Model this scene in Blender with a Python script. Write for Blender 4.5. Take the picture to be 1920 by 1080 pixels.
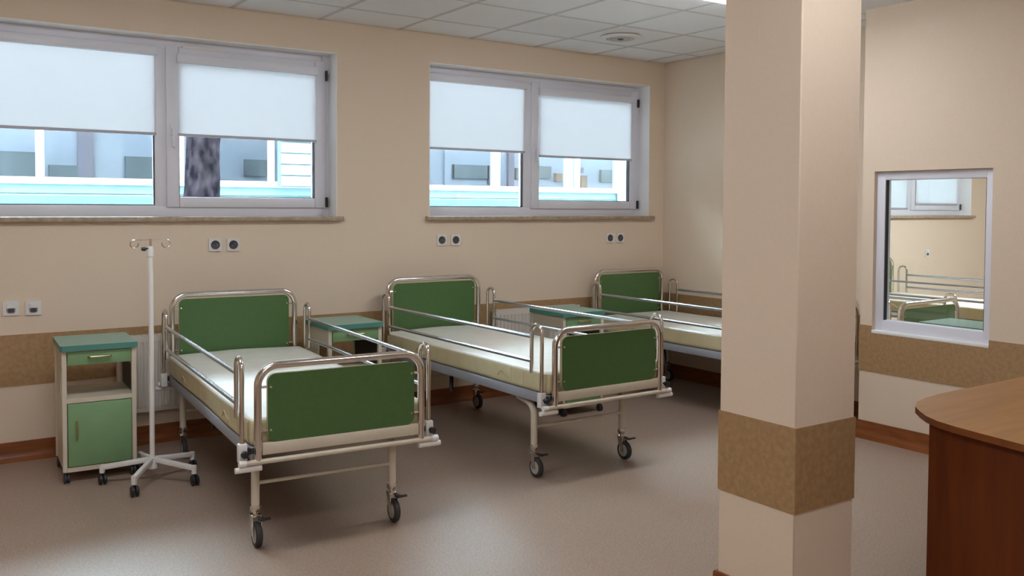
import bpy, bmesh, math, random
from mathutils import Vector, Matrix

for o in list(bpy.data.objects):
    bpy.data.objects.remove(o, do_unlink=True)
S = bpy.context.scene
C = S.collection
PI = math.pi
random.seed(7)

# ------------------------------------------------------------------ camera
F, CY, YAW, PIT, ROL, DY, H = 1701.87, 449.98, 0.5988, -0.0360, 0.0051, 5.8811, 1.4686
fw = Vector((math.sin(YAW) * math.cos(PIT), math.cos(YAW) * math.cos(PIT), math.sin(PIT)))
rt = Vector((math.cos(YAW), -math.sin(YAW), 0.0))
up = rt.cross(fw)
r2 = rt * math.cos(ROL) + up * math.sin(ROL)
u2 = -rt * math.sin(ROL) + up * math.cos(ROL)
cd = bpy.data.cameras.new('camera')
cam = bpy.data.objects.new('camera', cd)
C.objects.link(cam)
M3 = Matrix((r2, u2, -fw)).transposed()
cam.matrix_world = Matrix.Translation((0, -DY, H)) @ M3.to_4x4()
cd.sensor_fit = 'HORIZONTAL'
cd.sensor_width = 36.0
cd.lens = F / 1920 * 36
cd.shift_y = -(540 - CY) / 1920
cd.clip_start = 0.05
cd.clip_end = 300
S.camera = cam

# ------------------------------------------------------------------ sky and exposure
W = bpy.data.worlds.new('overcast_sky')
S.world = W
W.use_nodes = True
bg = W.node_tree.nodes['Background']
bg.inputs[0].default_value = (0.70, 0.85, 1.0, 1)      # even overcast daylight
bg.inputs[1].default_value = 62.0
S.view_settings.view_transform = 'Standard'
S.view_settings.look = 'None'
S.view_settings.gamma = 1
S.view_settings.use_curve_mapping = False
S.view_settings.exposure = 0.0
LAMP = (0.94, 0.985, 1.04)          # colour of the fluorescent ceiling lamps
LAMP_POWER = 19.0

# ------------------------------------------------------------------ materials
def nodemat(name):
    m = bpy.data.materials.new(name)
    m.use_nodes = True
    nt = m.node_tree
    return m, nt, nt.nodes['Principled BSDF']

def mat(name, col, rough=0.5, metal=0.0, spec=0.5, noise=0.0, nscale=30.0, bump=0.0, bscale=200.0, coat=0.0, col2=None, stretch=None):
    m, nt, b = nodemat(name)
    b.inputs['Base Color'].default_value = (*col, 1)
    b.inputs['Roughness'].default_value = rough
    b.inputs['Metallic'].default_value = metal
    b.inputs['Specular IOR Level'].default_value = spec
    b.inputs['Coat Weight'].default_value = coat
    tc = nt.nodes.new('ShaderNodeTexCoord')
    src = tc.outputs['Object']
    if stretch:
        mp = nt.nodes.new('ShaderNodeMapping')
        mp.inputs['Scale'].default_value = stretch
        nt.links.new(src, mp.inputs[0])
        src = mp.outputs[0]
    if noise or col2:
        n = nt.nodes.new('ShaderNodeTexNoise')
        n.inputs['Scale'].default_value = nscale
        n.inputs['Detail'].default_value = 5
        nt.links.new(src, n.inputs['Vector'])
        r = nt.nodes.new('ShaderNodeValToRGB')
        c2 = col2 if col2 else tuple(c * (1 - noise) for c in col)
        c1 = col if col2 else tuple(min(1, c * (1 + noise)) for c in col)
        r.color_ramp.elements[0].position = 0.35
        r.color_ramp.elements[1].position = 0.65
        r.color_ramp.elements[0].color = (*c2, 1)
        r.color_ramp.elements[1].color = (*c1, 1)
        nt.links.new(n.outputs['Fac'], r.inputs[0])
        nt.links.new(r.outputs[0], b.inputs['Base Color'])
    if bump:
        n2 = nt.nodes.new('ShaderNodeTexNoise')
        n2.inputs['Scale'].default_value = bscale
        n2.inputs['Detail'].default_value = 4
        nt.links.new(src, n2.inputs['Vector'])
        bp = nt.nodes.new('ShaderNodeBump')
        bp.inputs['Strength'].default_value = bump
        bp.inputs['Distance'].default_value = 0.01
        nt.links.new(n2.outputs['Fac'], bp.inputs['Height'])
        nt.links.new(bp.outputs[0], b.inputs['Normal'])
    return m

def glassmat(name, tint=(1, 1, 1), refl=1.0):
    m, nt, b = nodemat(name)
    nt.nodes.remove(b)
    t = nt.nodes.new('ShaderNodeBsdfTransparent')
    t.inputs[0].default_value = (*tint, 1)
    g = nt.nodes.new('ShaderNodeBsdfGlossy')
    g.inputs['Roughness'].default_value = 0.02
    fr = nt.nodes.new('ShaderNodeFresnel')
    fr.inputs[0].default_value = 1.45
    mu = nt.nodes.new('ShaderNodeMath')
    mu.operation = 'MULTIPLY'
    mu.inputs[1].default_value = refl
    mx = nt.nodes.new('ShaderNodeMixShader')
    nt.links.new(fr.outputs[0], mu.inputs[0])
    nt.links.new(mu.outputs[0], mx.inputs[0])
    nt.links.new(t.outputs[0], mx.inputs[1])
    nt.links.new(g.outputs[0], mx.inputs[2])
    nt.links.new(mx.outputs[0], nt.nodes['Material Output'].inputs[0])
    return m

def emit(name, col, s):
    m, nt, b = nodemat(name)
    nt.nodes.remove(b)
    e = nt.nodes.new('ShaderNodeEmission')
    e.inputs[0].default_value = (*col, 1)
    e.inputs[1].default_value = s
    nt.links.new(e.outputs[0], nt.nodes['Material Output'].inputs[0])
    return m

def blindmat(name):
    m, nt, b = nodemat(name)
    b.inputs['Base Color'].default_value = (0.84, 0.84, 0.86, 1)
    b.inputs['Roughness'].default_value = 0.8
    tr = nt.nodes.new('ShaderNodeBsdfTranslucent')
    tr.inputs[0].default_value = (0.93, 0.89, 0.89, 1)
    tc = nt.nodes.new('ShaderNodeTexCoord')
    wv = nt.nodes.new('ShaderNodeTexNoise')
    wv.inputs['Scale'].default_value = 260
    nt.links.new(tc.outputs['Object'], wv.inputs['Vector'])
    bp = nt.nodes.new('ShaderNodeBump')
    bp.inputs['Strength'].default_value = 0.15
    bp.inputs['Distance'].default_value = 0.002
    nt.links.new(wv.outputs['Fac'], bp.inputs['Height'])
    nt.links.new(bp.outputs[0], b.inputs['Normal'])
    mx = nt.nodes.new('ShaderNodeMixShader')
    mx.inputs[0].default_value = 0.62
    nt.links.new(b.outputs[0], mx.inputs[1])
    nt.links.new(tr.outputs[0], mx.inputs[2])
    nt.links.new(mx.outputs[0], nt.nodes['Material Output'].inputs[0])
    return m

def floormat():
    m, nt, b = nodemat('vinyl_floor')
    tc = nt.nodes.new('ShaderNodeTexCoord')
    n1 = nt.nodes.new('ShaderNodeTexNoise'); n1.inputs['Scale'].default_value = 130; n1.inputs['Detail'].default_value = 6
    n2 = nt.nodes.new('ShaderNodeTexVoronoi'); n2.inputs['Scale'].default_value = 110
    nt.links.new(tc.outputs['Object'], n1.inputs['Vector'])
    nt.links.new(tc.outputs['Object'], n2.inputs['Vector'])
    r = nt.nodes.new('ShaderNodeValToRGB')
    r.color_ramp.elements[0].position = 0.34; r.color_ramp.elements[0].color = (0.275, 0.190, 0.140, 1)
    r.color_ramp.elements[1].position = 0.66; r.color_ramp.elements[1].color = (0.40, 0.29, 0.222, 1)
    nt.links.new(n1.outputs['Fac'], r.inputs[0])
    mx = nt.nodes.new('ShaderNodeMix'); mx.data_type = 'RGBA'; mx.blend_type = 'SOFT_LIGHT'
    mx.inputs[0].default_value = 0.10
    nt.links.new(r.outputs[0], mx.inputs[6])
    nt.links.new(n2.outputs['Color'], mx.inputs[7])
    hs = nt.nodes.new('ShaderNodeHueSaturation'); hs.inputs['Saturation'].default_value = 0.95
    nt.links.new(mx.outputs[2], hs.inputs['Color'])
    nt.links.new(hs.outputs[0], b.inputs['Base Color'])
    n3 = nt.nodes.new('ShaderNodeTexNoise'); n3.inputs['Scale'].default_value = 90
    nt.links.new(tc.outputs['Object'], n3.inputs['Vector'])
    bp = nt.nodes.new('ShaderNodeBump'); bp.inputs['Strength'].default_value = 0.08; bp.inputs['Distance'].default_value = 0.003
    nt.links.new(n3.outputs['Fac'], bp.inputs['Height'])
    nt.links.new(bp.outputs[0], b.inputs['Normal'])
    b.inputs['Roughness'].default_value = 0.42
    b.inputs['Specular IOR Level'].default_value = 0.45
    return m

def woodmat(name, c1, c2, rough, stretch):
    m, nt, b = nodemat(name)
    tc = nt.nodes.new('ShaderNodeTexCoord')
    mp = nt.nodes.new('ShaderNodeMapping'); mp.inputs['Scale'].default_value = stretch
    nt.links.new(tc.outputs['Object'], mp.inputs[0])
    n = nt.nodes.new('ShaderNodeTexNoise'); n.inputs['Scale'].default_value = 5; n.inputs['Detail'].default_value = 7
    n.inputs['Distortion'].default_value = 0.6
    nt.links.new(mp.outputs[0], n.inputs['Vector'])
    r = nt.nodes.new('ShaderNodeValToRGB')
    r.color_ramp.elements[0].position = 0.3; r.color_ramp.elements[0].color = (*c1, 1)
    r.color_ramp.elements[1].position = 0.7; r.color_ramp.elements[1].color = (*c2, 1)
    nt.links.new(n.outputs['Fac'], r.inputs[0])
    nt.links.new(r.outputs[0], b.inputs['Base Color'])
    b.inputs['Roughness'].default_value = rough
    b.inputs['Specular IOR Level'].default_value = 0.28
    return m

def barkmat():
    m = mat('pine_bark', (0.020, 0.016, 0.020), 0.95, spec=0.0, noise=0.0, col2=(0.003, 0.003, 0.005), nscale=9, bump=0.9, bscale=16, stretch=(1.6, 1.6, 0.8))
    return m

WALLP = mat('wall_paint', (0.77, 0.625, 0.485), 0.75, spec=0.25, noise=0.01, nscale=60, bump=0.06, bscale=220)
WALLB = mat('band_vinyl', (0.385, 0.232, 0.108), 0.55, noise=0.12, nscale=45, bump=0.05)
REVEAL = mat('white_plaster', (0.93, 0.92, 0.92), 0.7, spec=0.2, bump=0.05)
CEILW = mat('ceiling_backing', (0.5, 0.5, 0.48), 0.9)
TILE = mat('mineral_tile', (0.86, 0.86, 0.86), 0.9, spec=0.1, noise=0.03, nscale=120, bump=0.15, bscale=300)
GRID = mat('grid_metal', (0.60, 0.59, 0.58), 0.6)
FLOOR = floormat()
SKIRT = woodmat('skirting_brown', (0.17, 0.05, 0.014), (0.27, 0.085, 0.024), 0.35, (1, 1, 6))
PVC = mat('white_pvc', (0.79, 0.79, 0.86), 0.35, noise=0.01, nscale=4)
GASKET = mat('black_gasket', (0.03, 0.03, 0.035), 0.6)
GLASS = glassmat('window_glass', (0.93, 0.98, 0.98))
BLIND = blindmat('blind_fabric')
BLINDBAR = mat('blind_bar', (0.50, 0.49, 0.54), 0.5)
STONE = mat('sill_stone', (0.47, 0.37, 0.27), 0.4, col2=(0.33, 0.25, 0.18), nscale=22)
CHROME = mat('chrome', (0.74, 0.70, 0.66), 0.14, metal=1.0)
STEEL = mat('grey_rail_steel', (0.50, 0.54, 0.60), 0.26, metal=0.85)
RAILP = mat('blue_grey_paint', (0.33, 0.345, 0.39), 0.35)
CREAM = mat('cream_enamel', (0.64, 0.57, 0.45), 0.35, noise=0.03, nscale=8)
GREEN = mat('green_laminate', (0.066, 0.145, 0.042), 0.38, noise=0.04, nscale=60)
EDGE = mat('cream_edging', (0.62, 0.56, 0.34), 0.5)
LGREEN = mat('light_green_enamel', (0.20, 0.345, 0.165), 0.42, noise=0.03, nscale=10)
TEAL = mat('teal_laminate', (0.21, 0.38, 0.30), 0.33, noise=0.04, nscale=25)
TEALEDGE = mat('teal_edge', (0.08, 0.25, 0.21), 0.35)
BRASS = mat('worn_brass', (0.52, 0.40, 0.22), 0.35, metal=1.0)
MATT = mat('mattress_cover', (0.84, 0.82, 0.74), 0.36, noise=0.03, nscale=12, bump=0.12, bscale=18)
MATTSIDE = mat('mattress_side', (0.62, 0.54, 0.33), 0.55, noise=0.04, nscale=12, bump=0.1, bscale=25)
BLACK = mat('black_plastic', (0.018, 0.018, 0.02), 0.4)
RUBBER = mat('black_rubber', (0.03, 0.03, 0.032), 0.6)
HUB = mat('grey_hub', (0.40, 0.38, 0.34), 0.4)
DARKM = mat('dark_metal', (0.05, 0.045, 0.045), 0.5, metal=0.4)
WHITEE = mat('white_enamel', (0.80, 0.77, 0.74), 0.35)
RADW = mat('radiator_white', (0.74, 0.69, 0.62), 0.4)
SOCKW = mat('socket_white', (0.76, 0.74, 0.72), 0.35)
SOCKD = mat('socket_dark', (0.07, 0.06, 0.065), 0.4)
SOCKG = mat('socket_grey', (0.30, 0.27, 0.28), 0.5)
DESKTOP = woodmat('desk_top_beech', (0.265, 0.112, 0.024), (0.35, 0.152, 0.036), 0.38, (0.6, 5, 5))
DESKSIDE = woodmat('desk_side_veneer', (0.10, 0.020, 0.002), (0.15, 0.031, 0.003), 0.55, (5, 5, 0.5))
DESKEDGE = woodmat('desk_edge', (0.17, 0.050, 0.014), (0.22, 0.07, 0.02), 0.4, (3, 3, 3))
BARK = barkmat()
CLAD = mat('pale_cladding', (0.115, 0.19, 0.215), 0.8, spec=0.05, noise=0.02, nscale=4)
EXTW = mat('exterior_white', (0.93, 0.95, 0.95), 0.5)
KERB = mat('grey_blue_wall_paint', (0.062, 0.108, 0.122), 0.85, spec=0.05, noise=0.03, nscale=5)
LOUV = mat('white_louvre', (0.26, 0.29, 0.29), 0.7, spec=0.1)
EXTGLASS = glassmat('exterior_glass', (0.90, 0.93, 0.96), 0.35)
EXTIN = mat('pale_blue_inner_wall', (0.36, 0.365, 0.41), 0.8, spec=0.05)
EXTGREY = mat('grey_inner_window', (0.15, 0.16, 0.165), 0.7, spec=0.05)
EXTDARK = mat('mauve_inner_column', (0.19, 0.16, 0.19), 0.8, spec=0.05)
EXTWARM = mat('orange_inner_panel', (0.24, 0.135, 0.085), 0.8, spec=0.05)
EXTWALL = mat('rendered_facade', (0.62, 0.58, 0.50), 0.9, bump=0.1)
PAVE = mat('grey_paving', (0.42, 0.42, 0.42), 0.85, noise=0.06, nscale=3)
LAMPE = emit('lamp_diffuser', LAMP, LAMP_POWER)
LAMPE2 = emit('lamp_diffuser_ward', LAMP, 120.0)

# ------------------------------------------------------------------ mesh helpers
class MB:
    def __init__(self):
        self.v = []; self.f = []; self.mi = []; self.cur = 0
    def m(self, i): self.cur = i; return self
    def add(self, vs, fs):
        o = len(self.v)
        self.v += [tuple(v) for v in vs]
        for f in fs:
            self.f.append(tuple(o + i for i in f)); self.mi.append(self.cur)
        return self
    def box(self, x0, x1, y0, y1, z0, z1, bev=0.0, seg=2):
        if bev <= 0:
            vs = [(x, y, z) for z in (z0, z1) for y in (y0, y1) for x in (x0, x1)]
            return self.add(vs, [(0, 2, 3, 1), (4, 5, 7, 6), (0, 1, 5, 4), (2, 6, 7, 3), (0, 4, 6, 2), (1, 3, 7, 5)])
        bm = bmesh.new()
        bmesh.ops.create_cube(bm, size=1)
        for v in bm.verts:
            v.co = Vector(((x0 + x1) / 2 + v.co.x * (x1 - x0), (y0 + y1) / 2 + v.co.y * (y1 - y0), (z0 + z1) / 2 + v.co.z * (z1 - z0)))
        bmesh.ops.bevel(bm, geom=list(bm.edges), offset=bev, segments=seg, profile=0.5, affect='EDGES')
        bm.verts.index_update()
        self.add([v.co for v in bm.verts], [[v.index for v in f.verts] for f in bm.faces])
        bm.free()
        return self
    def tube(self, pts, r, seg=10, closed=False, caps=True):
        P = [Vector(p) for p in pts]; n = len(P)
        T = []
        for i in range(n):
            a = P[(i - 1) % n] if (closed or i > 0) else P[i]
            b = P[(i + 1) % n] if (closed or i < n - 1) else P[i]
            T.append((b - a).normalized())
        ref = Vector((0, 0, 1)) if abs(T[0].z) < 0.9 else Vector((1, 0, 0))
        N = (ref - T[0] * ref.dot(T[0])).normalized()
        vs = []
        for i in range(n):
            N = (N - T[i] * N.dot(T[i])).normalized()
            B = T[i].cross(N)
            rr = r[i] if isinstance(r, (list, tuple)) else r
            for k in range(seg):
                a = 2 * PI * k / seg
                vs.append(P[i] + N * (rr * math.cos(a)) + B * (rr * math.sin(a)))
        fs = []
        for i in range(n if closed else n - 1):
            j = (i + 1) % n
            for k in range(seg):
                l = (k + 1) % seg
                fs.append((i * seg + k, i * seg + l, j * seg + l, j * seg + k))
        if caps and not closed:
            fs.append(tuple(reversed(range(seg))))
            fs.append(tuple((n - 1) * seg + k for k in range(seg)))
        return self.add(vs, fs)
    def lathe(self, prof, origin, axis='z', seg=20):
        O = Vector(origin)
        vs = []
        for r, h in prof:
            for k in range(seg):
                a = 2 * PI * k / seg
                c, s = r * math.cos(a), r * math.sin(a)
                if axis == 'z': vs.append(O + Vector((c, s, h)))
                elif axis == 'x': vs.append(O + Vector((h, c, s)))
                else: vs.append(O + Vector((s, h, c)))
        fs = []
        n = len(prof)
        for i in range(n - 1):
            for k in range(seg):
                l = (k + 1) % seg
                fs.append((i * seg + k, i * seg + l, (i + 1) * seg + l, (i + 1) * seg + k))
        fs.append(tuple(reversed(range(seg))))
        fs.append(tuple((n - 1) * seg + k for k in range(seg)))
        return self.add(vs, fs)
    def prism(self, poly, a, b, axis='z', side=None):
        n = len(poly)
        def pt(p, h):
            if axis == 'z': return (p[0], p[1], h)
            if axis == 'y': return (p[0], h, p[1])
            return (h, p[0], p[1])
        vs = [pt(p, a) for p in poly] + [pt(p, b) for p in poly]
        self.add(vs, [tuple(reversed(range(n))), tuple(range(n, 2 * n))])
        keep = self.cur
        if side is not None: self.cur = side
        o = len(self.v) - 2 * n
        for i in range(n):
            j = (i + 1) % n
            self.f.append((o + i, o + j, o + n + j, o + n + i)); self.mi.append(self.cur)
        self.cur = keep
        return self
    def build(self, name, mats, parent=None, loc=(0, 0, 0), rotz=0.0, smooth=True):
        me = bpy.data.meshes.new(name)
        me.from_pydata(self.v, [], self.f)
        if not isinstance(mats, (list, tuple)): mats = [mats]
        for m in mats: me.materials.append(m)
        me.polygons.foreach_set('material_index', self.mi)
        bm = bmesh.new(); bm.from_mesh(me)
        bmesh.ops.recalc_face_normals(bm, faces=bm.faces)
        bm.to_mesh(me); bm.free()
        if smooth:
            me.polygons.foreach_set('use_smooth', [True] * len(me.polygons))
            me.set_sharp_from_angle(angle=math.radians(38))
        me.update()
        o = bpy.data.objects.new(name, me)
        C.objects.link(o)
        o.location = loc; o.rotation_euler = (0, 0, rotz)
        if parent: o.parent = parent
        return o

def fillet(pts, r, n=6):
    P = [Vector(p) for p in pts]
    out = [P[0]]
    for i in range(1, len(P) - 1):
        a = (P[i - 1] - P[i]); b = (P[i + 1] - P[i])
        rr = min(r, a.length * 0.49, b.length * 0.49)
        a.normalize(); b.normalize()
        ang = a.angle(b)
        d = min(rr / math.tan(ang / 2), (P[i - 1] - P[i]).length * 0.95, (P[i + 1] - P[i]).length * 0.95)
        s, e = P[i] + a * d, P[i] + b * d
        rad = d * math.tan(ang / 2)
        c = P[i] + (a + b).normalized() * (rad / math.sin(ang / 2))
        v0, v1 = s - c, e - c
        tot = v0.angle(v1)
        for k in range(n + 1):
            t = k / n
            out.append(c + (v0 * math.sin((1 - t) * tot) + v1 * math.sin(t * tot)) / math.sin(tot))
    out.append(P[-1])
    return out

def rrect(x0, x1, y0, y1, r, n=5):
    out = []
    for cx, cy, a0 in ((x1 - r, y1 - r, 0), (x0 + r, y1 - r, PI / 2), (x0 + r, y0 + r, PI), (x1 - r, y0 + r, 1.5 * PI)):
        for k in range(n + 1):
            a = a0 + PI / 2 * k / n
            out.append((cx + r * math.cos(a), cy + r * math.sin(a)))
    return out

def tag(o, label, cat, group=None, kind=None):
    o['label'] = label; o['category'] = cat
    if group: o['group'] = group
    if kind: o['kind'] = kind
    return o

def thing(name, loc, rotz=0.0, label=None, cat=None, group=None):
    o = bpy.data.objects.new(name, None)
    C.objects.link(o)
    o.location = loc; o.rotation_euler = (0, 0, rotz)
    o.empty_display_size = 0.1
    if label: tag(o, label, cat, group)
    return o

def structure(o):
    o['kind'] = 'structure'
    return o

def struct_empty(name, loc=(0, 0, 0)):
    o = thing(name, loc)
    return structure(o)

def dup(root, loc, rotz, label=None):
    def cp(o, par):
        c = o.copy(); C.objects.link(c)
        if par: c.parent = par
        for ch in list(o.children): cp(ch, c)
        return c
    r = cp(root, None)
    r.location = loc; r.rotation_euler = (0, 0, rotz)
    if label: r['label'] = label
    return r

# ------------------------------------------------------------------ room shell
XN, XS, YS, YN = 5.63, 5.16, -2.32, -2.125          # niche wall, projecting wall, step position
XL, YB, ZC = -2.2, -8.2, 2.7375
X2 = 11.6                                # far wall of the second ward behind the glass
WIN1 = (0.36, 2.545, 1.375, 2.524)
WIN2 = (3.272, 5.458, 1.375, 2.530)
WIN3 = (8.45, 10.66, 1.375, 2.530)       # window of the second ward
IW = (-3.157, -2.405, 0.690, 1.707)      # inner window in the projecting wall (y0,y1,z0,z1)

def wall_x(mb, x0, x1, y0, y1, z0, z1, holes):       # wall running along x with rectangular holes
    hs = sorted(holes); cur = x0
    for a, b, c, d in hs:
        mb.box(cur, a, y0, y1, z0, z1)
        mb.box(a, b, y0, y1, z0, c); mb.box(a, b, y0, y1, d, z1)
        cur = b
    mb.box(cur, x1, y0, y1, z0, z1)

mb = MB(); mb.box(XL - 0.2, X2 + 0.2, YB - 0.2, 0.32, -0.15, 0)
structure(mb.build('floor', FLOOR, smooth=False))
mb = MB(); wall_x(mb, XL - 0.2, X2 + 0.2, 0, 0.32, 0, 2.95, [WIN1, WIN2, WIN3])
structure(mb.build('wall_back', WALLP, smooth=False))
mb = MB()
mb.box(XN, XN + 0.04, YN, 0, 0, 2.95)                        # niche side
mb.prism([(XS, YS), (XN, YN), (XN + 0.04, YN), (XN + 0.03, YN - 0.03), (XS + 0.12, YS)], 0, 2.95)   # slanted return
y0, y1, z0, z1 = IW                                          # projecting part with the inner window
mb.box(XS, XS + 0.12, YB, y0, 0, 2.95); mb.box(XS, XS + 0.12, y1, YS, 0, 2.95)
mb.box(XS, XS + 0.12, y0, y1, 0, z0); mb.box(XS, XS + 0.12, y0, y1, z1, 2.95)
structure(mb.build('wall_right', WALLP, smooth=False))
structure(MB().box(XL - 0.2, XL, YB, 0, 0, 2.95).build('wall_left', WALLP, smooth=False))
structure(MB().box(XL - 0.2, X2 + 0.2, YB - 0.2, YB, 0, 2.95).build('wall_front', WALLP, smooth=False))
structure(MB().box(X2, X2 + 0.2, YB, 0, 0, 2.95).build('wall_far_right', WALLP, smooth=False))
ceil = structure(MB().box(XL - 0.2, X2 + 0.2, YB - 0.2, 0.32, 2.80, 2.95).build('ceiling', CEILW, smooth=False))

# ceiling tiles: 0.6 m lay-in tiles, each a part of the ceiling, on a T-grid
GX0, GY0, P6 = 1.82, -0.44, 0.6
xs = sorted([GX0 + P6 * k for k in range(-7, 7)])
xs = [XL] + [x for x in xs if XL + 0.05 < x < XN - 0.05] + [XN]
ys = [0.0] + [GY0 - P6 * k for k in range(0, 13) if GY0 - P6 * k > YB + 0.05] + [YB]
tile_cache = {}
def tile(xa, xb, ya, yb):
    key = (round(xb - xa, 3), round(ya - yb, 3))
    if key not in tile_cache:
        w, d = key
        tile_cache[key] = MB().box(-w / 2 + 0.011, w / 2 - 0.011, -d / 2 + 0.011, d / 2 - 0.011, 0.0, 0.016, 0.003, 1).build('ceiling_tile', TILE, ceil, ((xa + xb) / 2, (ya + yb) / 2, ZC + 0.002))
    else:
        o = tile_cache[key].copy(); C.objects.link(o)
        o.location = ((xa + xb) / 2, (ya + yb) / 2, ZC + 0.002); o.parent = ceil
for i in range(len(xs) - 1):
    for j in range(len(ys) - 1):
        xa, xb, ya, yb = xs[i], xs[i + 1], ys[j], ys[j + 1]
        if xa >= XS - 0.01 and ya < YS: continue
        if yb < YS and xb > XS + 0.13: xb = XS
        tile(xa, xb, ya, yb)
for x in xs[1:-1]:
    MB().box(x - 0.0125, x + 0.0125, YB, 0, ZC, ZC + 0.02).build('grid_runner', GRID, ceil, smooth=False)
for y in ys[1:-1]:
    MB().box(XL, XN if y > YS else XS, y - 0.0125, y + 0.0125, ZC + 0.001, ZC + 0.02).build('grid_runner', GRID, ceil, smooth=False)
MB().box(XS + 0.12, X2, YB, YS - 0.12, ZC, ZC + 0.03).box(XN + 0.04, X2, YS - 0.12, 0, ZC, ZC + 0.03).build('ward_ceiling', TILE, ceil, smooth=False)

# pillar
PX0, PX1, PY0, PY1 = 2.516, 2.840, -3.905, -3.563
pil = structure(MB().box(PX0, PX1, PY0, PY1, 0, ZC + 0.06, 0.004, 1).build('pillar', WALLP))
MB().box(PX0 - 0.003, PX1 + 0.003, PY0 - 0.003, PY1 + 0.003, 0.429, 0.724).build('bumper_band', WALLB, pil, smooth=False)

# wall bands
def band_box(n, *b):
    return structure(MB().box(*b).build('trim_%d' % n, WALLB, smooth=False))
band_box(1, XL, XN, -0.004, 0.0, 0.429, 0.724)
band_box(2, XN - 0.004, XN, YN, -0.004, 0.429, 0.724)
mb = MB()
mb.box(XS - 0.004, XS, YB, IW[0], 0.429, 0.724)
mb.box(XS - 0.004, XS, IW[1], YS, 0.429, 0.724)
mb.box(XS - 0.004, XS, IW[0], IW[1], 0.429, IW[2])
mb.prism([(XS - 0.004, YS), (XS - 0.004, YS + 0.004), (XN, YN + 0.005), (XN, YN), (XS, YS)], 0.429, 0.724)
structure(mb.build('trim_3', WALLB, smooth=False))

# coved skirting: profile (offset from the wall, height), swept along a polyline with mitres
SKP = [(0, 0.107), (0.010, 0.107), (0.012, 0.10), (0.013, 0.055), (0.018, 0.032), (0.030, 0.014), (0.052, 0.004), (0.056, 0.0), (0, 0.0)]
def skirting(name, line, closed=False, parent=None, hs=1.0):
    n = len(line)
    P = [Vector((a, b, 0)) for a, b in line]
    rows = []
    for i in range(n):
        din = (P[i] - P[i - 1]).normalized() if (i > 0 or closed) else None
        dou = (P[(i + 1) % n] - P[i]).normalized() if (i < n - 1 or closed) else None
        n1 = Vector((-din.y, din.x, 0)) if din else None
        n2 = Vector((-dou.y, dou.x, 0)) if dou else None
        if n1 is None: m = n2
        elif n2 is None: m = n1
        else:
            m = (n1 + n2).normalized(); m = m / max(0.2, m.dot(n1))
        rows.append([P[i] + m * o + Vector((0, 0, h * hs)) for o, h in SKP])
    k = len(SKP)
    vs = [v for r in rows for v in r]
    fs = []
    for i in range(n if closed else n - 1):
        j = (i + 1) % n
        for q in range(k - 1):
            fs.append((i * k + q, i * k + q + 1, j * k + q + 1, j * k + q))
    if not closed:
        fs.append(tuple(range(k))); fs.append(tuple((n - 1) * k + q for q in range(k)))
    o = MB().add(vs, fs).build(name, SKIRT, parent)
    return o if parent else structure(o)
skirting('baseboard_back', [(XN, 0), (XL, 0)])
skirting('baseboard_right', [(XS, YB), (XS, YS), (XN, YN), (XN, 0)])
skirting('baseboard_pillar', [(PX0, PY0), (PX0, PY1), (PX1, PY1), (PX1, PY0)], closed=True, hs=1.14)
skirting('baseboard_left', [(XL, 0), (XL, YB)])

# ------------------------------------------------------------------ windows
def ring_x(mb, x0, x1, z0, z1, w, y0, y1, bev=0.006):       # rectangular frame of four members in the xz plane
    wl, wr, wb, wt = w
    mb.box(x0, x0 + wl, y0, y1, z0, z1, bev); mb.box(x1 - wr, x1, y0, y1, z0, z1, bev)
    mb.box(x0 + wl, x1 - wr, y0, y1, z0, z0 + wb, bev); mb.box(x0 + wl, x1 - wr, y0, y1, z1 - wt, z1, bev)
    return mb

def blind(x0, x1, ztop, zbot, y, label):
    t = thing('roller_blind', ((x0 + x1) / 2, y, zbot), 0, label, 'blind', 'roller blinds in the window sashes')
    w = (x1 - x0) / 2; h = ztop - zbot
    n = 12
    mb = MB()
    vs = []
    for k in range(n + 1):
        z = h * k / n
        dy = 0.0015 * math.sin(k * 1.7)
        for sx in (-w, w):
            vs += [(sx, dy - 0.0006, z), (sx, dy + 0.0006, z)]
    fs = []
    for k in range(n):
        a = 4 * k; b = a + 4
        fs += [(a, a + 2, b + 2, b), (a + 1, b + 1, b + 3, a + 3), (a, b, b + 1, a + 1), (a + 2, a + 3, b + 3, b + 2)]
    mb.add(vs, fs)
    mb.build('fabric', BLIND, t)
    MB().box(-w, w, -0.008, 0.006, -0.014, 0.004, 0.003).build('bottom_rail', BLINDBAR, t)
    MB().box(-w - 0.01, w + 0.01, -0.026, 0.012, h - 0.03, h + 0.03, 0.009).build('cassette', PVC, t)
    return t

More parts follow.
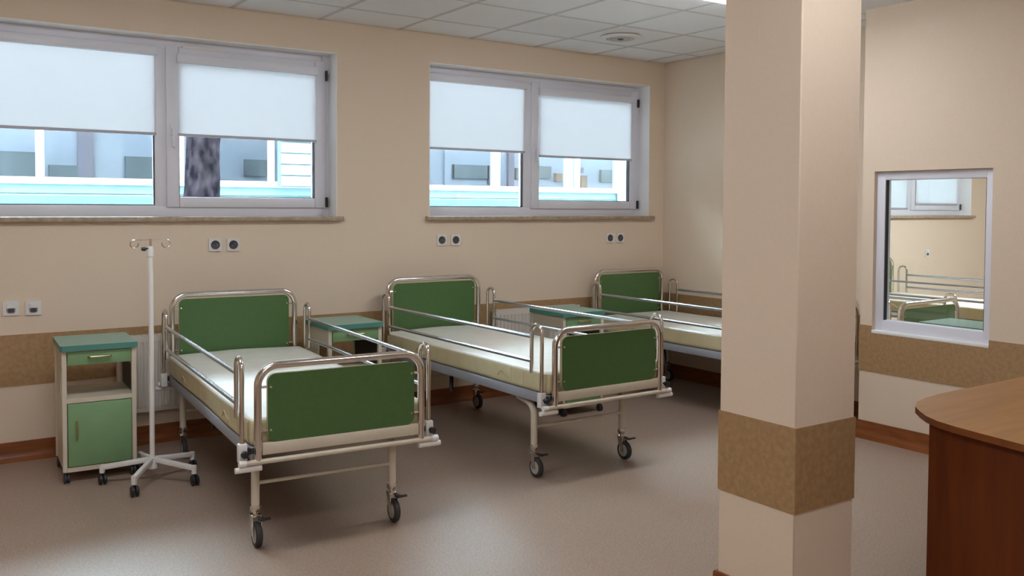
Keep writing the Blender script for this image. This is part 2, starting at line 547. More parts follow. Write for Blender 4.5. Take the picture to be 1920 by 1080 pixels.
def window(n, W_, seam, blinds, handle=True, vent=False):
    x0, x1, zb, z1 = W_
    z0 = 1.400
    root = struct_empty('window_%d' % n, (x0, 0.14, z0))
    def lo(mbuild): return mbuild
    OX, OY, OZ = x0, 0.14, z0
    def b(mb, name, m, par=root):
        mb.v = [(v[0] - OX, v[1] - OY, v[2] - OZ) for v in mb.v]
        return mb.build(name, m, par)
    # outer frame with a thick fixed side and a mullion at the seam
    mb = MB()
    ring_x(mb, x0 - 0.01, x1 + 0.01, z0 - 0.005, z1 + 0.01, (0.075, 0.06, 0.075, 0.075), 0.14, 0.21)
    mb.box(seam - 0.068, seam + 0.03, 0.14, 0.21, z0 + 0.06, z1 - 0.06, 0.006)
    b(mb, 'frame', PVC)
    b(MB().box(x0 + 0.055, seam - 0.055, 0.172, 0.186, z0 + 0.06, z1 - 0.06), 'pane', GLASS)
    gk = MB(); ring_x(gk, x0 + 0.064, seam - 0.067, z0 + 0.069, z1 - 0.064, (0.006,) * 4, 0.150, 0.176, 0.0)
    b(gk, 'gasket', GASKET)
    # opening sash, standing proud of the frame
    sx0, sx1, sz0, sz1 = seam, x1 - 0.032, z0 + 0.057, z1 - 0.045
    mb = MB(); ring_x(mb, sx0, sx1, sz0, sz1, (0.078, 0.078, 0.068, 0.085), 0.122, 0.20, 0.008)
    sash = b(mb, 'sash', PVC)
    g = MB().box(sx0 + 0.06, sx1 - 0.06, 0.166, 0.180, sz0 + 0.05, sz1 - 0.06)
    b(g, 'pane', GLASS, sash)
    gk = MB(); ring_x(gk, sx0 + 0.077, sx1 - 0.077, sz0 + 0.067, sz1 - 0.084, (0.006,) * 4, 0.136, 0.170, 0.0)
    b(gk, 'gasket', GASKET, sash)
    if handle:
        hz = (sz0 + sz1) / 2 - 0.02
        mb = MB().box(sx0 + 0.022, sx0 + 0.05, 0.112, 0.123, hz - 0.035, hz + 0.035, 0.004)
        mb.box(sx0 + 0.027, sx0 + 0.045, 0.088, 0.114, hz - 0.009, hz + 0.009, 0.003)
        mb.box(sx0 + 0.026, sx0 + 0.046, 0.082, 0.096, hz - 0.11, hz + 0.01, 0.004)
        b(mb, 'handle', PVC, sash)
    for hz in (sz1 - 0.10, sz0 + 0.04):
        b(MB().box(sx1 - 0.004, sx1 + 0.012, 0.108, 0.138, hz - 0.035, hz + 0.035, 0.003), 'hinge', DARKM, sash)
    if vent:
        b(MB().box(sx0 + 0.10, sx0 + 0.40, 0.118, 0.141, z1 - 0.052, z1 - 0.034, 0.004), 'trickle_vent', WHITEE)
    # plastered reveal lining and stone sill
    mb = MB()
    mb.box(x1 - 0.004, x1, 0.0, 0.14, z0, z1); mb.box(x0, x0 + 0.004, 0.0, 0.14, z0, z1); mb.box(x0, x1, 0.0, 0.14, z1 - 0.004, z1)
    b(mb, 'reveal_lining', REVEAL)
    b(MB().box(x0 - 0.035, x1 + 0.035, -0.045, 0.0, zb - 0.005, z0, 0.005).box(x0, x1, -0.001, 0.15, zb - 0.005, z0), 'sill', STONE)
    (lz, rz, l1, l2) = blinds
    blind(x0 + 0.062, seam - 0.060, z1 - 0.085, lz, 0.135, l1)
    blind(sx0 + 0.072, sx1 - 0.072, sz1 - 0.075, rz, 0.116, l2)
    return root

window(1, WIN1, 1.442, (1.925, 1.925, 'wide white roller blind, half lowered, at the left end of the back wall', 'white roller blind half lowered above the tree trunk'), vent=True)
window(2, WIN2, 4.285, (1.918, 1.892, 'white roller blind half lowered on the fixed pane, left half of the right window', 'white roller blind half lowered on the sash nearest the room corner'))
window(3, WIN3, 9.62, (1.482, 1.535, 'lowered grey-white blind, left one seen through the inner wall window', 'lowered grey-white blind, right one seen through the inner wall window'), handle=False)

# inner window in the projecting wall, white frame with one fixed pane
y0, y1, z0, z1 = IW
root = struct_empty('window_4', (XS, y0, z0))
def wb(mb, name, m):
    mb.v = [(v[0] - XS, v[1] - y0, v[2] - z0) for v in mb.v]
    return mb.build(name, m, root)
mb = MB(); fx0, fx1 = XS + 0.030, XS + 0.095
mb.box(fx0, fx1, y0 - 0.002, y0 + 0.052, z0 - 0.002, z1 + 0.002, 0.005); mb.box(fx0, fx1, y1 - 0.058, y1 + 0.002, z0 - 0.002, z1 + 0.002, 0.005)
mb.box(fx0, fx1, y0 + 0.05, y1 - 0.05, z0 - 0.002, z0 + 0.075, 0.005); mb.box(fx0, fx1, y0 + 0.05, y1 - 0.05, z1 - 0.055, z1 + 0.002, 0.005)
wb(mb, 'frame', PVC)
wb(MB().box(XS + 0.060, XS + 0.068, y0 + 0.04, y1 - 0.04, z0 + 0.06, z1 - 0.04), 'pane', GLASS)
mb = MB(); mb.box(fx0 + 0.006, XS + 0.062, y1 - 0.064, y1 - 0.057, z0 + 0.074, z1 - 0.054); mb.box(fx0 + 0.006, XS + 0.062, y0 + 0.051, y0 + 0.056, z0 + 0.074, z1 - 0.054)
wb(mb, 'gasket', GASKET)
wb(MB().box(XS - 0.006, XS + 0.034, y0, y1, z0 - 0.012, z0 + 0.008, 0.003), 'sill', REVEAL)

# ------------------------------------------------------------------ ceiling fixtures
def luminaire(x, y, w, d, label, z=ZC):
    t = thing('ceiling_lamp', (x, y, z), 0, label, 'ceiling lamp', 'fluorescent ceiling lamps')
    mb = MB()
    h = 0.075
    mb.box(-w / 2, w / 2, -d / 2, d / 2, -0.018, 0, 0.003)
    mb.build('housing', WHITEE, t, smooth=False)
    MB().box(-w / 2 + 0.012, w / 2 - 0.012, -d / 2 + 0.012, d / 2 - 0.012, -h, -0.017, 0.006).build('diffuser', LAMPE, t)
    return t
luminaire(3.80, -2.30, 1.24, 0.32, 'lit white ceiling lamp cut off by the top of the frame left of the pillar')
luminaire(2.50, -4.66, 0.64, 0.32, 'lit white ceiling lamp above the wooden desk, behind the viewer')
luminaire(0.55, -2.34, 1.24, 0.32, 'added white ceiling lamp, out of view, brightening the left side of the room')  # fill lamp added for the back wall and the pillar's left face
luminaire(0.55, -4.70, 0.64, 0.32, 'short added white ceiling lamp, unseen, fill light just in front of the viewer')  # unseen fill lamp, added to lift the pillar and the foot boards
luminaire(-0.2, -6.6, 1.24, 0.32, 'lit white ceiling lamp at the rear of the room')
t = thing('ceiling_lamp', (8.6, -2.6, ZC), 0, 'lit white ceiling lamp in the second ward behind the inner window', 'ceiling lamp', 'fluorescent ceiling lamps')
MB().box(-0.62, 0.62, -0.16, 0.16, -0.03, 0, 0.004).build('housing', WHITEE, t)
MB().box(-0.60, 0.60, -0.15, 0.15, -0.07, -0.028, 0.006).build('diffuser', LAMPE2, t)

t = thing('air_diffuser', (4.48, -0.73, ZC), 0, 'round white air diffuser in a ceiling tile near the corner', 'vent')
MB().lathe([(0.0, 0.002), (0.125, 0.002), (0.150, -0.004), (0.145, -0.014), (0.105, -0.018), (0.10, -0.008), (0, -0.006)], (0, 0, 0)).build('outer_ring', WHITEE, t)
for r in (0.088, 0.062, 0.036):
    MB().lathe([(r, -0.006), (r + 0.012, -0.016), (r + 0.006, -0.022), (r - 0.012, -0.013)], (0, 0, 0)).build('louvre_ring', GRID, t)
MB().lathe([(0.0, -0.004), (0.022, -0.006), (0.024, -0.020), (0.012, -0.026), (0.0, -0.026)], (0, 0, 0)).build('centre_cone', DARKM, t)

# ------------------------------------------------------------------ hospital bed
BL = 0.965            # half length to the centre of the end tubes
def bed(loc, rotz, label, lift=0.0, legdy=0.0):
    t = thing('hospital_bed', loc, rotz, label, 'bed', 'hospital beds with green end boards')
    L = lift
    def end(name, y, ztop, pz0, pz1, pname):
        fr = MB().tube(fillet([(-0.374, y, 0.395 + L), (-0.374, y, ztop + L), (0.374, y, ztop + L), (0.374, y, 0.395 + L)], 0.085, 8), 0.0165, 12).build(name, CHROME, t)
        p = MB().prism(rrect(-0.335, 0.335, pz0 + L, pz1 + L, 0.035), y - 0.010, y + 0.010, 'y', side=1).build(pname, [GREEN, EDGE], t)
        for sx in (-1, 1):
            for zz in (pz0 + 0.05, pz1 - 0.055):
                MB().tube([(sx * 0.322, y, zz + L), (sx * 0.374, y, zz + L)], 0.006, 8).lathe([(0.0, -0.014), (0.005, -0.0125), (0.0065, 0), (0.005, 0.0125), (0, 0.014)], (sx * 0.322, y, zz + L), 'y', 10).build('bolt', CHROME, p)
        return fr
    end('head_frame', BL, 0.931, 0.545, 0.905, 'head_panel')
    end('foot_frame', -BL, 0.800, 0.478, 0.765, 'foot_panel')
    MB().box(-0.358, 0.358, -BL - 0.012, -BL + 0.016, 0.425 + L, 0.476 + L, 0.004).build('foot_rail', CREAM, t)
    MB().box(-0.358, 0.358, BL - 0.016, BL + 0.012, 0.425 + L, 0.476 + L, 0.004).build('head_rail', CREAM, t)
    # bumper bar with roller stubs at both ends of the foot, one at the head
    for nm, yy in (('foot_bumper', -BL - 0.006), ('head_bumper', BL + 0.006)):
        mb = MB().tube([(-0.44, yy, 0.398 + L), (0.44, yy, 0.398 + L)], 0.012, 10)
        b_ = mb.build(nm, CREAM, t)
        for sx in (-1, 1):
            MB().tube([(sx * 0.36, yy + 0.004, 0.372 + L), (sx * 0.47, yy + 0.004, 0.372 + L)], 0.013, 10).tube([(sx * 0.425, yy, 0.398 + L), (sx * 0.455, yy, 0.398 + L)], 0.015, 10).build('bumper_end', WHITEE, b_)
    # side rails of the frame, mattress deck
    for sx in (-1, 1):
        MB().box(sx * 0.385 - 0.014, sx * 0.385 + 0.014, -BL + 0.03, BL - 0.02, 0.402 + L, 0.456 + L, 0.006).build('side_rail', RAILP, t)
    mb = MB()
    for k in range(9):
        yy = -0.88 + k * 0.22
        mb.box(-0.38, 0.38, yy - 0.02, yy + 0.02, 0.432 + L, 0.450 + L)
    mb.box(-0.372, 0.372, -0.90, 0.90, 0.449 + L, 0.457 + L)
    mb.build('mattress_deck', DARKM, t, smooth=False)
    # mattress, one soft block
    bm = bmesh.new()
    bmesh.ops.create_cube(bm, size=1)
    for v in bm.verts: v.co = Vector((v.co.x * 0.80, v.co.y * 1.875, v.co.z * 0.115))
    bmesh.ops.bevel(bm, geom=list(bm.edges), offset=0.022, segments=3, profile=0.6, affect='EDGES')
    ed = [e for e in bm.edges if abs(e.verts[0].co.y - e.verts[1].co.y) > 1.0]
    bmesh.ops.subdivide_edges(bm, edges=ed, cuts=22, use_grid_fill=True)
    ed = [e for e in bm.edges if abs(e.verts[0].co.x - e.verts[1].co.x) > 0.5]
    bmesh.ops.subdivide_edges(bm, edges=ed, cuts=8, use_grid_fill=True)
    rnd = random.Random(int(loc[0] * 100))
    ph = rnd.random() * 6
    for v in bm.verts:
        x, y, z = v.co
        if z > 0:
            v.co.z += 0.005 * math.sin(3.1 * y + ph) * math.cos(3.3 * x) - 0.006 * math.cos(PI * x / 0.8) * 0.6
            if y > 0.75: v.co.z += 0.012 * ((y - 0.75) / 0.19) * (0.4 - abs(x)) / 0.4
        v.co.x += 0.004 * math.sin(5 * y + ph) * (1 if x > 0 else -1)
        v.co.z += 0.516 + L
    me = bpy.data.meshes.new('mattress')
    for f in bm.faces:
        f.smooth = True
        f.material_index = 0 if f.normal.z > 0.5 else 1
    bm.to_mesh(me); bm.free()
    me.materials.append(MATT); me.materials.append(MATTSIDE)
    mo = bpy.data.objects.new('mattress', me); C.objects.link(mo); mo.parent = t
    for yy in (-0.52, 0.45):
        for sx in (-1, 1):
            arc = [(sx * (0.404 + 0.006 * math.sin(PI * k / 8)), yy + 0.055 - 0.11 * k / 8, 0.495 + L + 0.035 * math.sin(PI * k / 8)) for k in range(9)]
            MB().tube(arc, 0.0032, 6).build('handle_strap', MATTSIDE, mo)
    for yy in (-0.90, -0.72, -0.60):
        MB().tube([(-0.4035, yy, 0.475 + L), (-0.4045, yy, 0.555 + L)], 0.0025, 6).build('seam', MATTSIDE, mo)
    # legs: bent tubes under the side rails, cross tie, casters
    for sy in (-1, 1):
        yl = sy * (BL - 0.165) + legdy
        for sx in (-1, 1):
            xl = sx * 0.318 - 0.036
            lg = MB().tube(fillet([(xl, yl - sy * 0.15, 0.418), (xl, yl, 0.392), (xl, yl, 0.165)], 0.07, 6), 0.0185, 12).build('leg', CREAM, t)
            cs = MB()
            cs.lathe([(0.0, 0.178), (0.023, 0.178), (0.025, 0.158), (0.020, 0.150), (0.012, 0.148), (0.012, 0.128), (0, 0.128)], (xl, yl, 0), 'z', 14)
            yo = yl - 0.024
            for s2 in (-1, 1):
                cs.prism([(yl + 0.022, 0.136), (yl - 0.020, 0.136), (yo - 0.016, 0.054), (yo + 0.012, 0.046)], xl + s2 * 0.0185 - 0.002, xl + s2 * 0.0185 + 0.002, 'x')
            cs.box(xl - 0.020, xl + 0.020, yl - 0.022, yl + 0.022, 0.126, 0.138, 0.003)
            ca = cs.build('caster', CHROME, t)
            MB().lathe([(0.030, -0.013), (0.046, -0.0145), (0.053, -0.010), (0.055, 0), (0.053, 0.010), (0.046, 0.0145), (0.030, 0.013)], (xl, yo, 0.055), 'x', 24).build('tyre', RUBBER, ca)
            MB().lathe([(0.0, -0.016), (0.014, -0.016), (0.018, -0.0135), (0.036, -0.0138), (0.037, 0.0138), (0.018, 0.0135), (0.014, 0.016), (0.0, 0.016)], (xl, yo, 0.055), 'x', 20).build('wheel_hub', HUB, ca)
            MB().box(xl + 0.004, xl + 0.028, yl - 0.058, yl - 0.018, 0.118, 0.128, 0.003).box(xl + 0.010, xl + 0.050, yl - 0.066, yl - 0.050, 0.122, 0.131, 0.003).build('brake_pedal', DARKM, ca)
        MB().tube([(-0.354, yl, 0.272), (0.282, yl, 0.272)], 0.0085, 8).build('leg_tie', CREAM, t)
    # crank handle folded under the frame
    MB().tube([(-0.20, 0.27, 0.425 + L), (-0.27, 0.27, 0.405 + L), (-0.275, 0.262, 0.375 + L)], 0.007, 8).build('crank_arm', CHROME, t)
    MB().tube([(-0.274, 0.262, 0.380 + L), (-0.284, 0.245, 0.345 + L), (-0.300, 0.220, 0.270 + L)], [0.010, 0.014, 0.013], 10).build('crank_grip', BLACK, t)
    # guard rails: two hoops and two bars a side
    for sx in (-1, 1):
        xr = sx * 0.430
        for sy in (-1, 1):
            yl, ysr = sy * (BL - 0.040), sy * (BL - 0.132)
            zt = (0.860 if sy > 0 else 0.838) + L; rr = 0.046
            path = [(xr, yl, 0.43 + L)]
            for k in range(9):
                a = PI * k / 8
                path.append((xr, (yl + ysr) / 2 + sy * rr * math.cos(a), zt - rr - 0.011 + rr * math.sin(a)))
            path.append((xr, ysr, 0.565 + L))
            g = MB().tube(path, 0.0105, 10).build('guard_hoop', CHROME, t)
            MB().box(xr - 0.018, xr + 0.018, yl - 0.018, yl + 0.018, 0.392 + L, 0.472 + L, 0.004).build('rail_clamp', WHITEE, g)
            MB().box(min(xr, sx * 0.37), max(xr, sx * 0.37), yl - 0.010, yl + 0.010, 0.425 + L, 0.450 + L).build('clamp_bracket', DARKM, g)
            MB().lathe([(0.0, -0.026), (0.014, -0.024), (0.016, -0.008), (0.012, 0.0), (0.006, 0.004), (0.006, 0.016), (0, 0.016)], (sx * 0.430, yl + (-0.032 if sy < 0 else 0.03), 0.435 + L), 'y', 12).build('clamp_knob', BLACK, g)
        for zz in (0.758, 0.628):
            MB().tube([(xr, -(BL - 0.132), zz + L), (xr, BL - 0.132, zz + L)], 0.0105, 10).build('guard_bar', STEEL, t)
    return t

bed((1.685, -1.235, 0), -0.066, 'nearest hospital bed, beside the white drip stand, green boards and bare mattress', 0.0, -0.042)
bed((3.226, -1.135, 0), 0.004, 'middle hospital bed, between the two bedside cabinets, guard rails raised', 0.024, 0.045)
bed((5.140, -1.085, 0), 0.004, 'hospital bed in the room corner, partly hidden by the pillar', 0.012)
bed((6.315, -1.135, 0), 0.0, 'hospital bed behind the glass whose dark green foot board faces the viewer', -0.012)
bed((8.37, -1.185, 0), 0.0, 'hospital bed behind the glass under the far blinds, guard rail along the wall', 0.022)

# ------------------------------------------------------------------ bedside cabinets
def cabinet(loc, rotz, label):
    t = thing('bedside_cabinet', loc, rotz, label, 'cabinet', 'green bedside cabinets')
    w, d = 0.171, 0.19
    z0 = 0.058
    mb = MB()
    for sx in (-1, 1):
        for sy in (-1, 1):
            mb.box(sx * w - 0.012, sx * w + 0.012, sy * d - 0.012, sy * d + 0.012, z0, 0.702, 0.003, 1)
    mb.box(-w, w, -d - 0.010, d + 0.010, z0, z0 + 0.024); mb.box(-w, w, -d - 0.011, d, 0.424, 0.448)
    mb.box(-w, w, -d - 0.010, d + 0.010, 0.690, 0.702)
    mb.build('frame', CREAM, t)
    mb = MB()
    for sx in (-1, 1):
        mb.box(sx * w - 0.004, sx * w + 0.004, -d + 0.01, d - 0.01, z0, 0.43)
        mb.box(sx * w - 0.004, sx * w + 0.004, -d + 0.01, d - 0.01, 0.60, 0.695)
    mb.box(-w, w, d - 0.005, d + 0.003, z0, 0.43)
    mb.box(-w, w, d - 0.005, d + 0.003, 0.62, 0.695)
    mb.build('side_panels', CREAM, t)
    for sx in (-1, 1):
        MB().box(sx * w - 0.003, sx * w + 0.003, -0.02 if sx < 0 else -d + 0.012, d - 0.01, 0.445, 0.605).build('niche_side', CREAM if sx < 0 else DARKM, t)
    MB().prism(rrect(-0.190, 0.190, -0.222, 0.212, 0.02), 0.702, 0.731, 'z', side=1).build('top', [TEAL, TEALEDGE], t)
    dr = MB().box(-w + 0.016, w - 0.014, -d - 0.014, -d + 0.006, 0.624, 0.696, 0.003).box(-w + 0.02, w - 0.02, -d + 0.005, d - 0.04, 0.632, 0.68).build('drawer', LGREEN, t)
    MB().tube(fillet([(-0.055, -d - 0.012, 0.664), (-0.05, -d - 0.034, 0.666), (0.05, -d - 0.034, 0.666), (0.055, -d - 0.012, 0.664)], 0.01, 4), 0.0055, 8).build('handle', BRASS, dr)
    do = MB().box(-w + 0.015, w - 0.014, -d - 0.014, -d + 0.006, z0 + 0.028, 0.420, 0.003).build('door', LGREEN, t)
    MB().tube(fillet([(-w + 0.058, -d - 0.012, 0.232), (-w + 0.056, -d - 0.032, 0.236), (-w + 0.056, -d - 0.032, 0.318), (-w + 0.058, -d - 0.012, 0.322)], 0.01, 4), [0.0055] * 12, 8).build('handle', BRASS, do)
    for sx in (-1, 1):
        for sy in (-1, 1):
            x, y = sx * (w - 0.008), sy * (d - 0.012)
            ca = MB().lathe([(0.0, 0.060), (0.016, 0.060), (0.016, 0.050), (0.008, 0.048), (0.008, 0.030), (0, 0.030)], (x, y, 0), 'z', 10).build('caster', BLACK, t)
            MB().lathe([(0.0, -0.016), (0.018, -0.016), (0.0245, -0.012), (0.0245, -0.004), (0.015, -0.002), (0.015, 0.002), (0.0245, 0.004), (0.0245, 0.012), (0.018, 0.016), (0, 0.016)], (x, y - 0.008, 0.0245), 'x', 16).build('caster_wheel', RUBBER, ca)
    return t
c0 = cabinet((0.910, -0.462, 0), -0.05, 'green bedside cabinet with teal top, left of the drip stand')
dup(c0, (2.402, -0.415, 0), 0.0, 'green bedside cabinet between the nearest and the middle bed')
dup(c0, (4.040, -0.670, 0), 0.0, 'green bedside cabinet between the middle bed and the corner bed')
dup(c0, (5.745, -2.690, 0), 0.0, 'bedside cabinet behind the glass with pale green top')

# ------------------------------------------------------------------ drip stand
IVX, IVY = 1.122, -0.85
t = thing('drip_stand', (IVX, IVY, 0), 0, 'tall white drip stand on five black casters in front of the radiator', 'drip stand')
MB().tube([(0, 0, 0.07), (0, 0, 1.215)], 0.0135, 14).build('pole', WHITEE, t)
MB().lathe([(0, 1.255), (0.012, 1.252), (0.017, 1.235), (0.018, 1.20), (0.014, 1.195), (0, 1.195)], (0, 0, 0), 'z', 14).build('collar', WHITEE, t)
MB().tube([(0, 0, 1.22), (0, 0, 1.292)], 0.007, 10).build('inner_rod', CHROME, t)
MB().tube([(-0.014, -0.004, 1.243), (-0.024, -0.007, 1.241)], 0.005, 8).lathe([(0, -0.018), (0.010, -0.016), (0.012, 0), (0.008, 0.006), (0, 0.008)], (-0.030, -0.008, 1.240), 'x', 10).build('clamp_knob', BLACK, t)
for s in (-1, 1):
    pts = [(0, 0, 1.286), (s * 0.045, 0, 1.287), (s * 0.075, 0, 1.288)]
    for k in range(10):
        a = PI * 0.5 - 1.55 * PI * k / 9
        pts.append((s * (0.080 + 0.021 * math.cos(a) ), 0.004 * k / 9, 1.2665 + 0.0215 * math.sin(a)))
    MB().tube(pts, 0.0032, 8).build('hook', CHROME, t)
MB().lathe([(0, 0.125), (0.018, 0.125), (0.026, 0.11), (0.028, 0.072), (0.0, 0.072)], (0, 0, 0), 'z', 16).build('hub', WHITEE, t)
for a in (158, 237, 312, 22, 92):
    ar = math.radians(a)
    ca_, sa_ = math.cos(ar), math.sin(ar)
    mb = MB().box(0.012, 0.262, -0.012, 0.012, 0.0, 0.026, 0.004)
    mb.v = [(x * ca_ - y * sa_, x * sa_ + y * ca_, z + 0.108 - 0.13 * max(0, x)) for x, y, z in mb.v]
    mb.lathe([(0, 0.103), (0.014, 0.103), (0.014, 0.060), (0, 0.060)], (0.250 * ca_, 0.250 * sa_, 0), 'z', 10)
    mb.build('leg', WHITEE, t)
    c = MB().tube([(0.25 * ca_, 0.25 * sa_, 0.068), (0.25 * ca_, 0.25 * sa_, 0.035)], 0.006, 8)
    px, py = 0.25 * ca_, 0.25 * sa_ - 0.01
    for s in (-1, 1):
        c.lathe([(0.0, s * 0.020), (0.020, s * 0.020), (0.0275, s * 0.015), (0.0275, s * 0.005), (0.012, s * 0.003), (0, s * 0.003)], (px, py, 0.0275), 'x', 16)
    c.build('caster', BLACK, t)

# ------------------------------------------------------------------ radiators
def radiator(x0, x1, label):
    w = x1 - x0; z0, z1 = 0.205, 0.668
    t = thing('radiator', ((x0 + x1) / 2, -0.02, 0.0), 0, label, 'radiator', 'white panel radiators')
    poly = [(-w / 2, -0.055)]
    n = int(w / 0.0335); pw = w / n
    for k in range(n):
        a = -w / 2 + k * pw
        poly += [(a + pw * 0.12, -0.055), (a + pw * 0.28, -0.067), (a + pw * 0.72, -0.067), (a + pw * 0.88, -0.055)]
    poly += [(w / 2, -0.055), (w / 2, -0.042), (-w / 2, -0.042)]
    MB().prism(poly, z0 + 0.03, z1 - 0.03, 'z').box(-w / 2, w / 2, -0.062, -0.040, z0, z0 + 0.034, 0.006).box(-w / 2, w / 2, -0.062, -0.040, z1 - 0.034, z1, 0.006).build('front_panel', RADW, t)
    mb = MB()
    for k in range(int(w / 0.03)):
        mb.box(-w / 2 + 0.01 + k * 0.03, -w / 2 + 0.012 + k * 0.03, -0.042, -0.004, z0 + 0.02, z1 - 0.02)
    mb.box(-w / 2, w / 2, -0.012, 0.0, z0 + 0.01, z1 - 0.01)
    mb.build('convector', RADW, t, smooth=False)
    mb = MB()
    for k in range(int(w / 0.02)):
        mb.box(-w / 2 + 0.004 + k * 0.02, -w / 2 + 0.014 + k * 0.02, -0.062, 0.0, z1 - 0.002, z1 + 0.006)
    mb.box(-w / 2, w / 2, -0.064, -0.056, z1 - 0.004, z1 + 0.008); mb.box(-w / 2, w / 2, -0.004, 0.004, z1 - 0.004, z1 + 0.008)
    mb.build('top_grille', RADW, t, smooth=False)
    for sx in (-1, 1):
        MB().box(sx * w / 2 - 0.002, sx * w / 2 + 0.002, -0.060, 0.0, z0 + 0.01, z1).build('side_cover', RADW, t, smooth=False)
        MB().box(sx * w * 0.3 - 0.012, sx * w * 0.3 + 0.012, -0.004, 0.02, z0 + 0.08, z1 - 0.08).build('wall_bracket', WHITEE, t, smooth=False)
    MB().tube(fillet([(-w / 2 + 0.05, -0.03, z0 + 0.01), (-w / 2 + 0.05, -0.03, z0 - 0.05), (-w / 2 + 0.05, 0.018, z0 - 0.05)], 0.015, 4), 0.008, 8).tube([(-w / 2 + 0.05, -0.03, z0 - 0.01), (-w / 2 + 0.05, -0.03, z0 - 0.045)], 0.013, 10).build('valve', WHITEE, t)
    return t
radiator(1.105, 1.475, 'white panel radiator on the wall behind the drip stand')
radiator(3.815, 4.63, 'white panel radiator behind the corner bedside cabinet, beside the middle bed')

# ------------------------------------------------------------------ sockets
def socket(x, z, kind, label, group, ang=0.0):
    t = thing('wall_socket', (x, 0, z), 0, label, 'socket', group)
    MB().prism(rrect(-0.041, 0.041, -0.041, 0.041, 0.006), -0.010, 0.001, 'y').build('plate', SOCKW, t)
    if kind == 'dark':
        MB().lathe([(0, -0.0106), (0.021, -0.0108), (0.0255, -0.0125), (0.0285, -0.0125), (0.029, -0.009), (0.029, 0)], (0, 0, 0), 'y', 24).build('round_insert', SOCKD, t)
        for s in (-1, 1):
            MB().lathe([(0, -0.0165), (0.0035, -0.0165), (0.0035, -0.008), (0, -0.008)], (s * 0.0095 * math.cos(ang), 0, s * 0.0095 * math.sin(ang)), 'y', 8).build('contact', CHROME, t)
    else:
        MB().prism(rrect(-0.022, 0.022, -0.028, 0.026, 0.012), -0.0115, -0.009, 'y').build('round_insert', SOCKG, t)
        MB().prism([(-0.024, 0.002), (0.024, 0.002), (0.019, 0.027), (-0.019, 0.027)], -0.019, -0.011, 'y').build('flap', SOCKW, t)
        MB().prism(rrect(-0.016, 0.016, -0.024, -0.002, 0.008), -0.0135, -0.011, 'y').build('contact_well', SOCKD, t)
    return t
G1 = 'dark round sockets under the windows'
socket(1.706, 1.218, 'dark', 'dark round wall socket above the nearest bed, left of its pair', G1)
socket(1.822, 1.217, 'dark', 'dark round wall socket above the nearest bed, right of its pair', G1, 0.7)
socket(3.376, 1.222, 'dark', 'dark round wall socket above the middle bed, left of its pair', G1)
socket(3.496, 1.221, 'dark', 'dark round wall socket above the middle bed, right of its pair', G1, 0.4)
socket(5.014, 1.214, 'dark', 'dark round wall socket above the corner bed, left of its pair', G1)
socket(5.127, 1.213, 'dark', 'dark round wall socket above the corner bed, right of its pair', G1, 0.8)
socket(0.549, 0.877, 'flap', 'white power socket with flap, leftmost on the back wall', 'white flap sockets at the left')
socket(0.663, 0.874, 'flap', 'white power socket with flap, just above left of the green cabinet', 'white flap sockets at the left')
t = socket(9.75, 0.97, 'flap', 'white wall socket above the bed seen through the inner window', None)

# ------------------------------------------------------------------ desk
edge = [(4.45, -3.915), (3.50, -3.917), (3.36, -3.920), (3.24, -3.932), (3.14, -3.958), (3.065, -4.000), (3.005, -4.055), (2.955, -4.110), (2.917, -4.175), (2.893, -4.250), (2.872, -4.350), (2.848, -4.480), (2.80, -4.72), (2.745, -5.02), (4.45, -5.02)]
t = thing('reception_desk', (3.6, -4.45, 0), 0, 'brown wooden desk with rounded top corner at the right, in front of the pillar side', 'desk')
loc = lambda P: [(a - 3.6, b + 4.45) for a, b in P]
MB().prism(loc(list(reversed(edge))), 0.728, 0.751, 'z', side=1).build('desk_top', [DESKTOP, DESKEDGE], t)
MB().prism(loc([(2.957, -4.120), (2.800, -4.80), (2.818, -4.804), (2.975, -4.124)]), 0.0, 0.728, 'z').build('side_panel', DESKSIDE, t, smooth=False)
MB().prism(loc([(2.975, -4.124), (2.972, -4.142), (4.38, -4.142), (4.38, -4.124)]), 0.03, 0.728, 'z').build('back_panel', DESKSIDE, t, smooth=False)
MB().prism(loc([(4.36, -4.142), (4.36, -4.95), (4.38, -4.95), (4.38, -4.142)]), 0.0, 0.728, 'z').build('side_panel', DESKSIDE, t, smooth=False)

# ------------------------------------------------------------------ outside
structure(MB().box(-40, 60, 0.33, 60, 1.0, 1.15).build('ground', PAVE, smooth=False))
tag(MB().box(-8, 22, 2.05, 2.17, 1.10, 1.545, 0.004).build('garden_wall', KERB), 'low pale wall outside, in front of the tree trunk foot', 'wall')

# unseen upper storeys and side walls, added to block sky from the pavilion
structure(MB().box(-30, 40, -9, 0.32, 2.95, 11.0).box(X2 + 0.2, 40, 0.0, 0.32, 0.0, 2.95).box(-30, XL - 0.2, 0.0, 0.32, 0.0, 2.95).build('wall_sky_block', EXTWALL, smooth=False))

# pine trunk
t = thing('tree', (2.63, 3.5, 1.15), 0, 'rough dark tree trunk outside the right pane of the left window', 'tree')
mb = MB(); seg = 40; rows = 70; vs = []
rb = random.Random(3)
offs = [[rb.random() for _ in range(seg)] for _ in range(rows + 1)]
for i in range(rows + 1):
    z = i * 0.085
    r = 0.168 - 0.010 * z + 0.05 * math.exp(-z * 3)
    cx = -0.06 + 0.045 * z
    for k in range(seg):
        a = 2 * PI * k / seg
        q = 0.5 * offs[i][k] + 0.5 * offs[(i // 3) * 3][(k // 2) * 2]
        rr = r * (1 + 0.10 * (q - 0.5) + 0.025 * math.sin(5 * a + i * 0.6))
        vs.append((cx + rr * math.cos(a), rr * math.sin(a), z))
fs = [(i * seg + k, i * seg + (k + 1) % seg, (i + 1) * seg + (k + 1) % seg, (i + 1) * seg + k) for i in range(rows) for k in range(seg)]
fs.append(tuple(rows * seg + k for k in range(seg)))
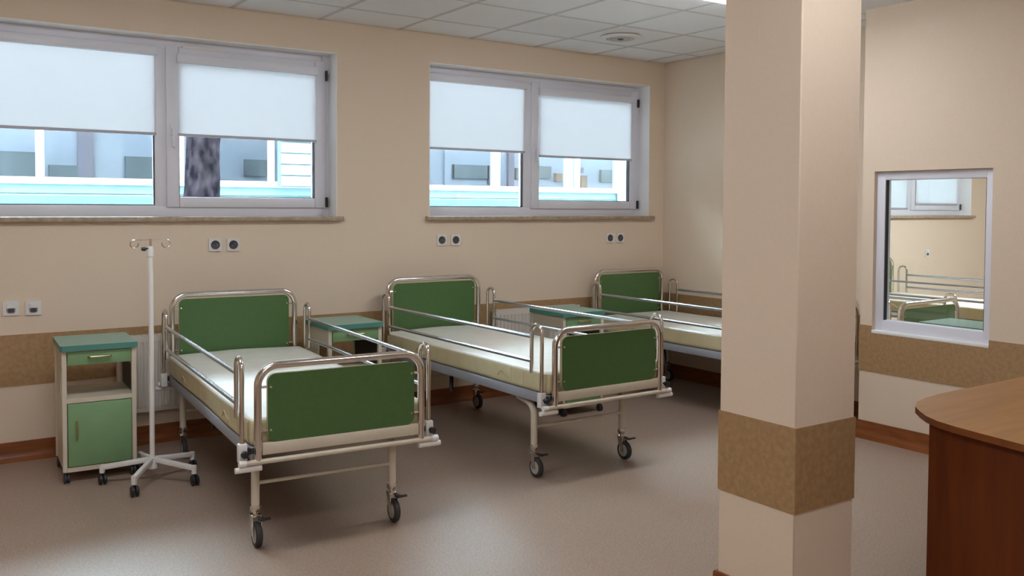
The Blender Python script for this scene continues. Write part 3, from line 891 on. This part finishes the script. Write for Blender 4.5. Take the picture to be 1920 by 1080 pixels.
mb.add(vs, fs).build('trunk', BARK, t)

# opposite pavilion: clad parapet, white rails and posts, glazing, inner wall
t = thing('pavilion', (4.5, 5.0, 1.15), 0, 'low white pavilion with long glazed front opposite the windows', 'building')
def pb(mb, name, m, par=t):
    mb.v = [(v[0] - 4.5, v[1] - 5.0, v[2] - 1.15) for v in mb.v]
    return mb.build(name, m, par, smooth=False)
for k in range(5):
    z = 1.15 + k * 0.11
    pb(MB().box(-6, 16, 5.0, 5.06, z + 0.004, z + 0.108, 0.004, 1), 'cladding_board', CLAD)
pb(MB().box(-6, 16, 5.03, 5.08, 1.15, 1.70), 'parapet_core', CLAD)
pb(MB().box(-6, 16, 4.95, 5.10, 1.695, 1.768, 0.006), 'window_rail', EXTW)
pb(MB().box(-6, 16, 4.95, 5.10, 3.35, 3.75, 0.006), 'lintel', EXTW)
pb(MB().box(-6.3, 16.3, 3.95, 9.2, 3.75, 3.95), 'roof', EXTW)  # unseen eave, deepened to keep sky light off the cladding
posts = [(-1.6, -1.52), (-0.1, -0.02), (1.276, 1.347), (2.70, 2.80), (3.825, 3.875), (5.6, 5.68), (7.10, 7.19), (8.42, 8.505), (8.575, 8.65), (9.395, 9.60), (11.0, 11.08), (12.5, 12.6), (14, 14.1)]
for a, b in posts:
    pb(MB().box(a, b, 4.96, 5.09, 1.76, 3.36, 0.004, 1), 'post', EXTW)
pb(MB().box(8.505, 8.575, 5.02, 5.07, 1.15, 3.36), 'downpipe_recess', CLAD)
pb(MB().box(9.40, 9.60, 4.93, 4.97, 1.15, 3.36, 0.004, 1), 'corner_board', EXTW)
for i in range(len(posts) - 1):
    a, b = posts[i][1], posts[i + 1][0]
    if b - a < 0.2: continue
    pb(MB().box(a, b, 5.03, 5.038, 1.76, 3.36), 'glazing_pane', EXTGLASS)
lp = pb(MB().box(3.90, 5.0, 4.90, 4.94, 1.705, 3.2), 'louvre_panel', CLAD)
for k in range(10):
    z = 1.718 + k * 0.136
    mb = MB().prism([(4.90, z), (4.868, z), (4.885, z + 0.118), (4.90, z + 0.118)], 3.93, 4.99, 'x')
    mb.v = [(v[0] - 4.5, v[1] - 5.0, v[2] - 1.15) for v in mb.v]
    mb.build('louvre_board', LOUV, lp, smooth=False)
k_ = (6.4 + DY) / (5 + DY)
def at(x, z): return x * k_, H + (z - H) * k_
pb(MB().box(-6, 16, 6.46, 6.6, 1.15, 3.75), 'inner_wall', EXTIN)
pb(MB().box(-6, 16, 5.1, 6.46, 1.15, 1.25), 'inner_floor', EXTIN)
for (xa, xb, za, zb_, m) in [(0.2, 1.27, 1.55, 2.03, EXTGREY), (1.40, 1.68, 1.55, 1.90, EXTGREY), (1.68, 1.84, 1.55, 2.7, EXTDARK), (2.17, 2.50, 1.55, 2.02, EXTGREY),
                             (3.52, 3.80, 1.83, 2.03, EXTGREY), (6.45, 7.00, 1.87, 2.06, EXTGREY), (7.02, 7.15, 1.80, 2.06, EXTDARK), (7.36, 7.46, 1.55, 2.6, EXTDARK), (7.5, 7.75, 1.88, 2.04, EXTGREY), (7.85, 8.13, 1.9, 2.08, EXTGREY),
                             (8.22, 8.34, 1.86, 1.98, EXTWARM), (8.67, 8.75, 2.0, 2.08, EXTDARK), (8.70, 8.82, 1.7, 1.96, EXTWARM), (9.10, 9.36, 1.87, 2.06, EXTGREY), (6.3, 6.4, 1.55, 2.4, EXTIN)]:
    a, c = at(xa, za); b, d = at(xb, zb_)
    pb(MB().box(a, b, 6.40, 6.47, c, d), 'inner_panel', m)
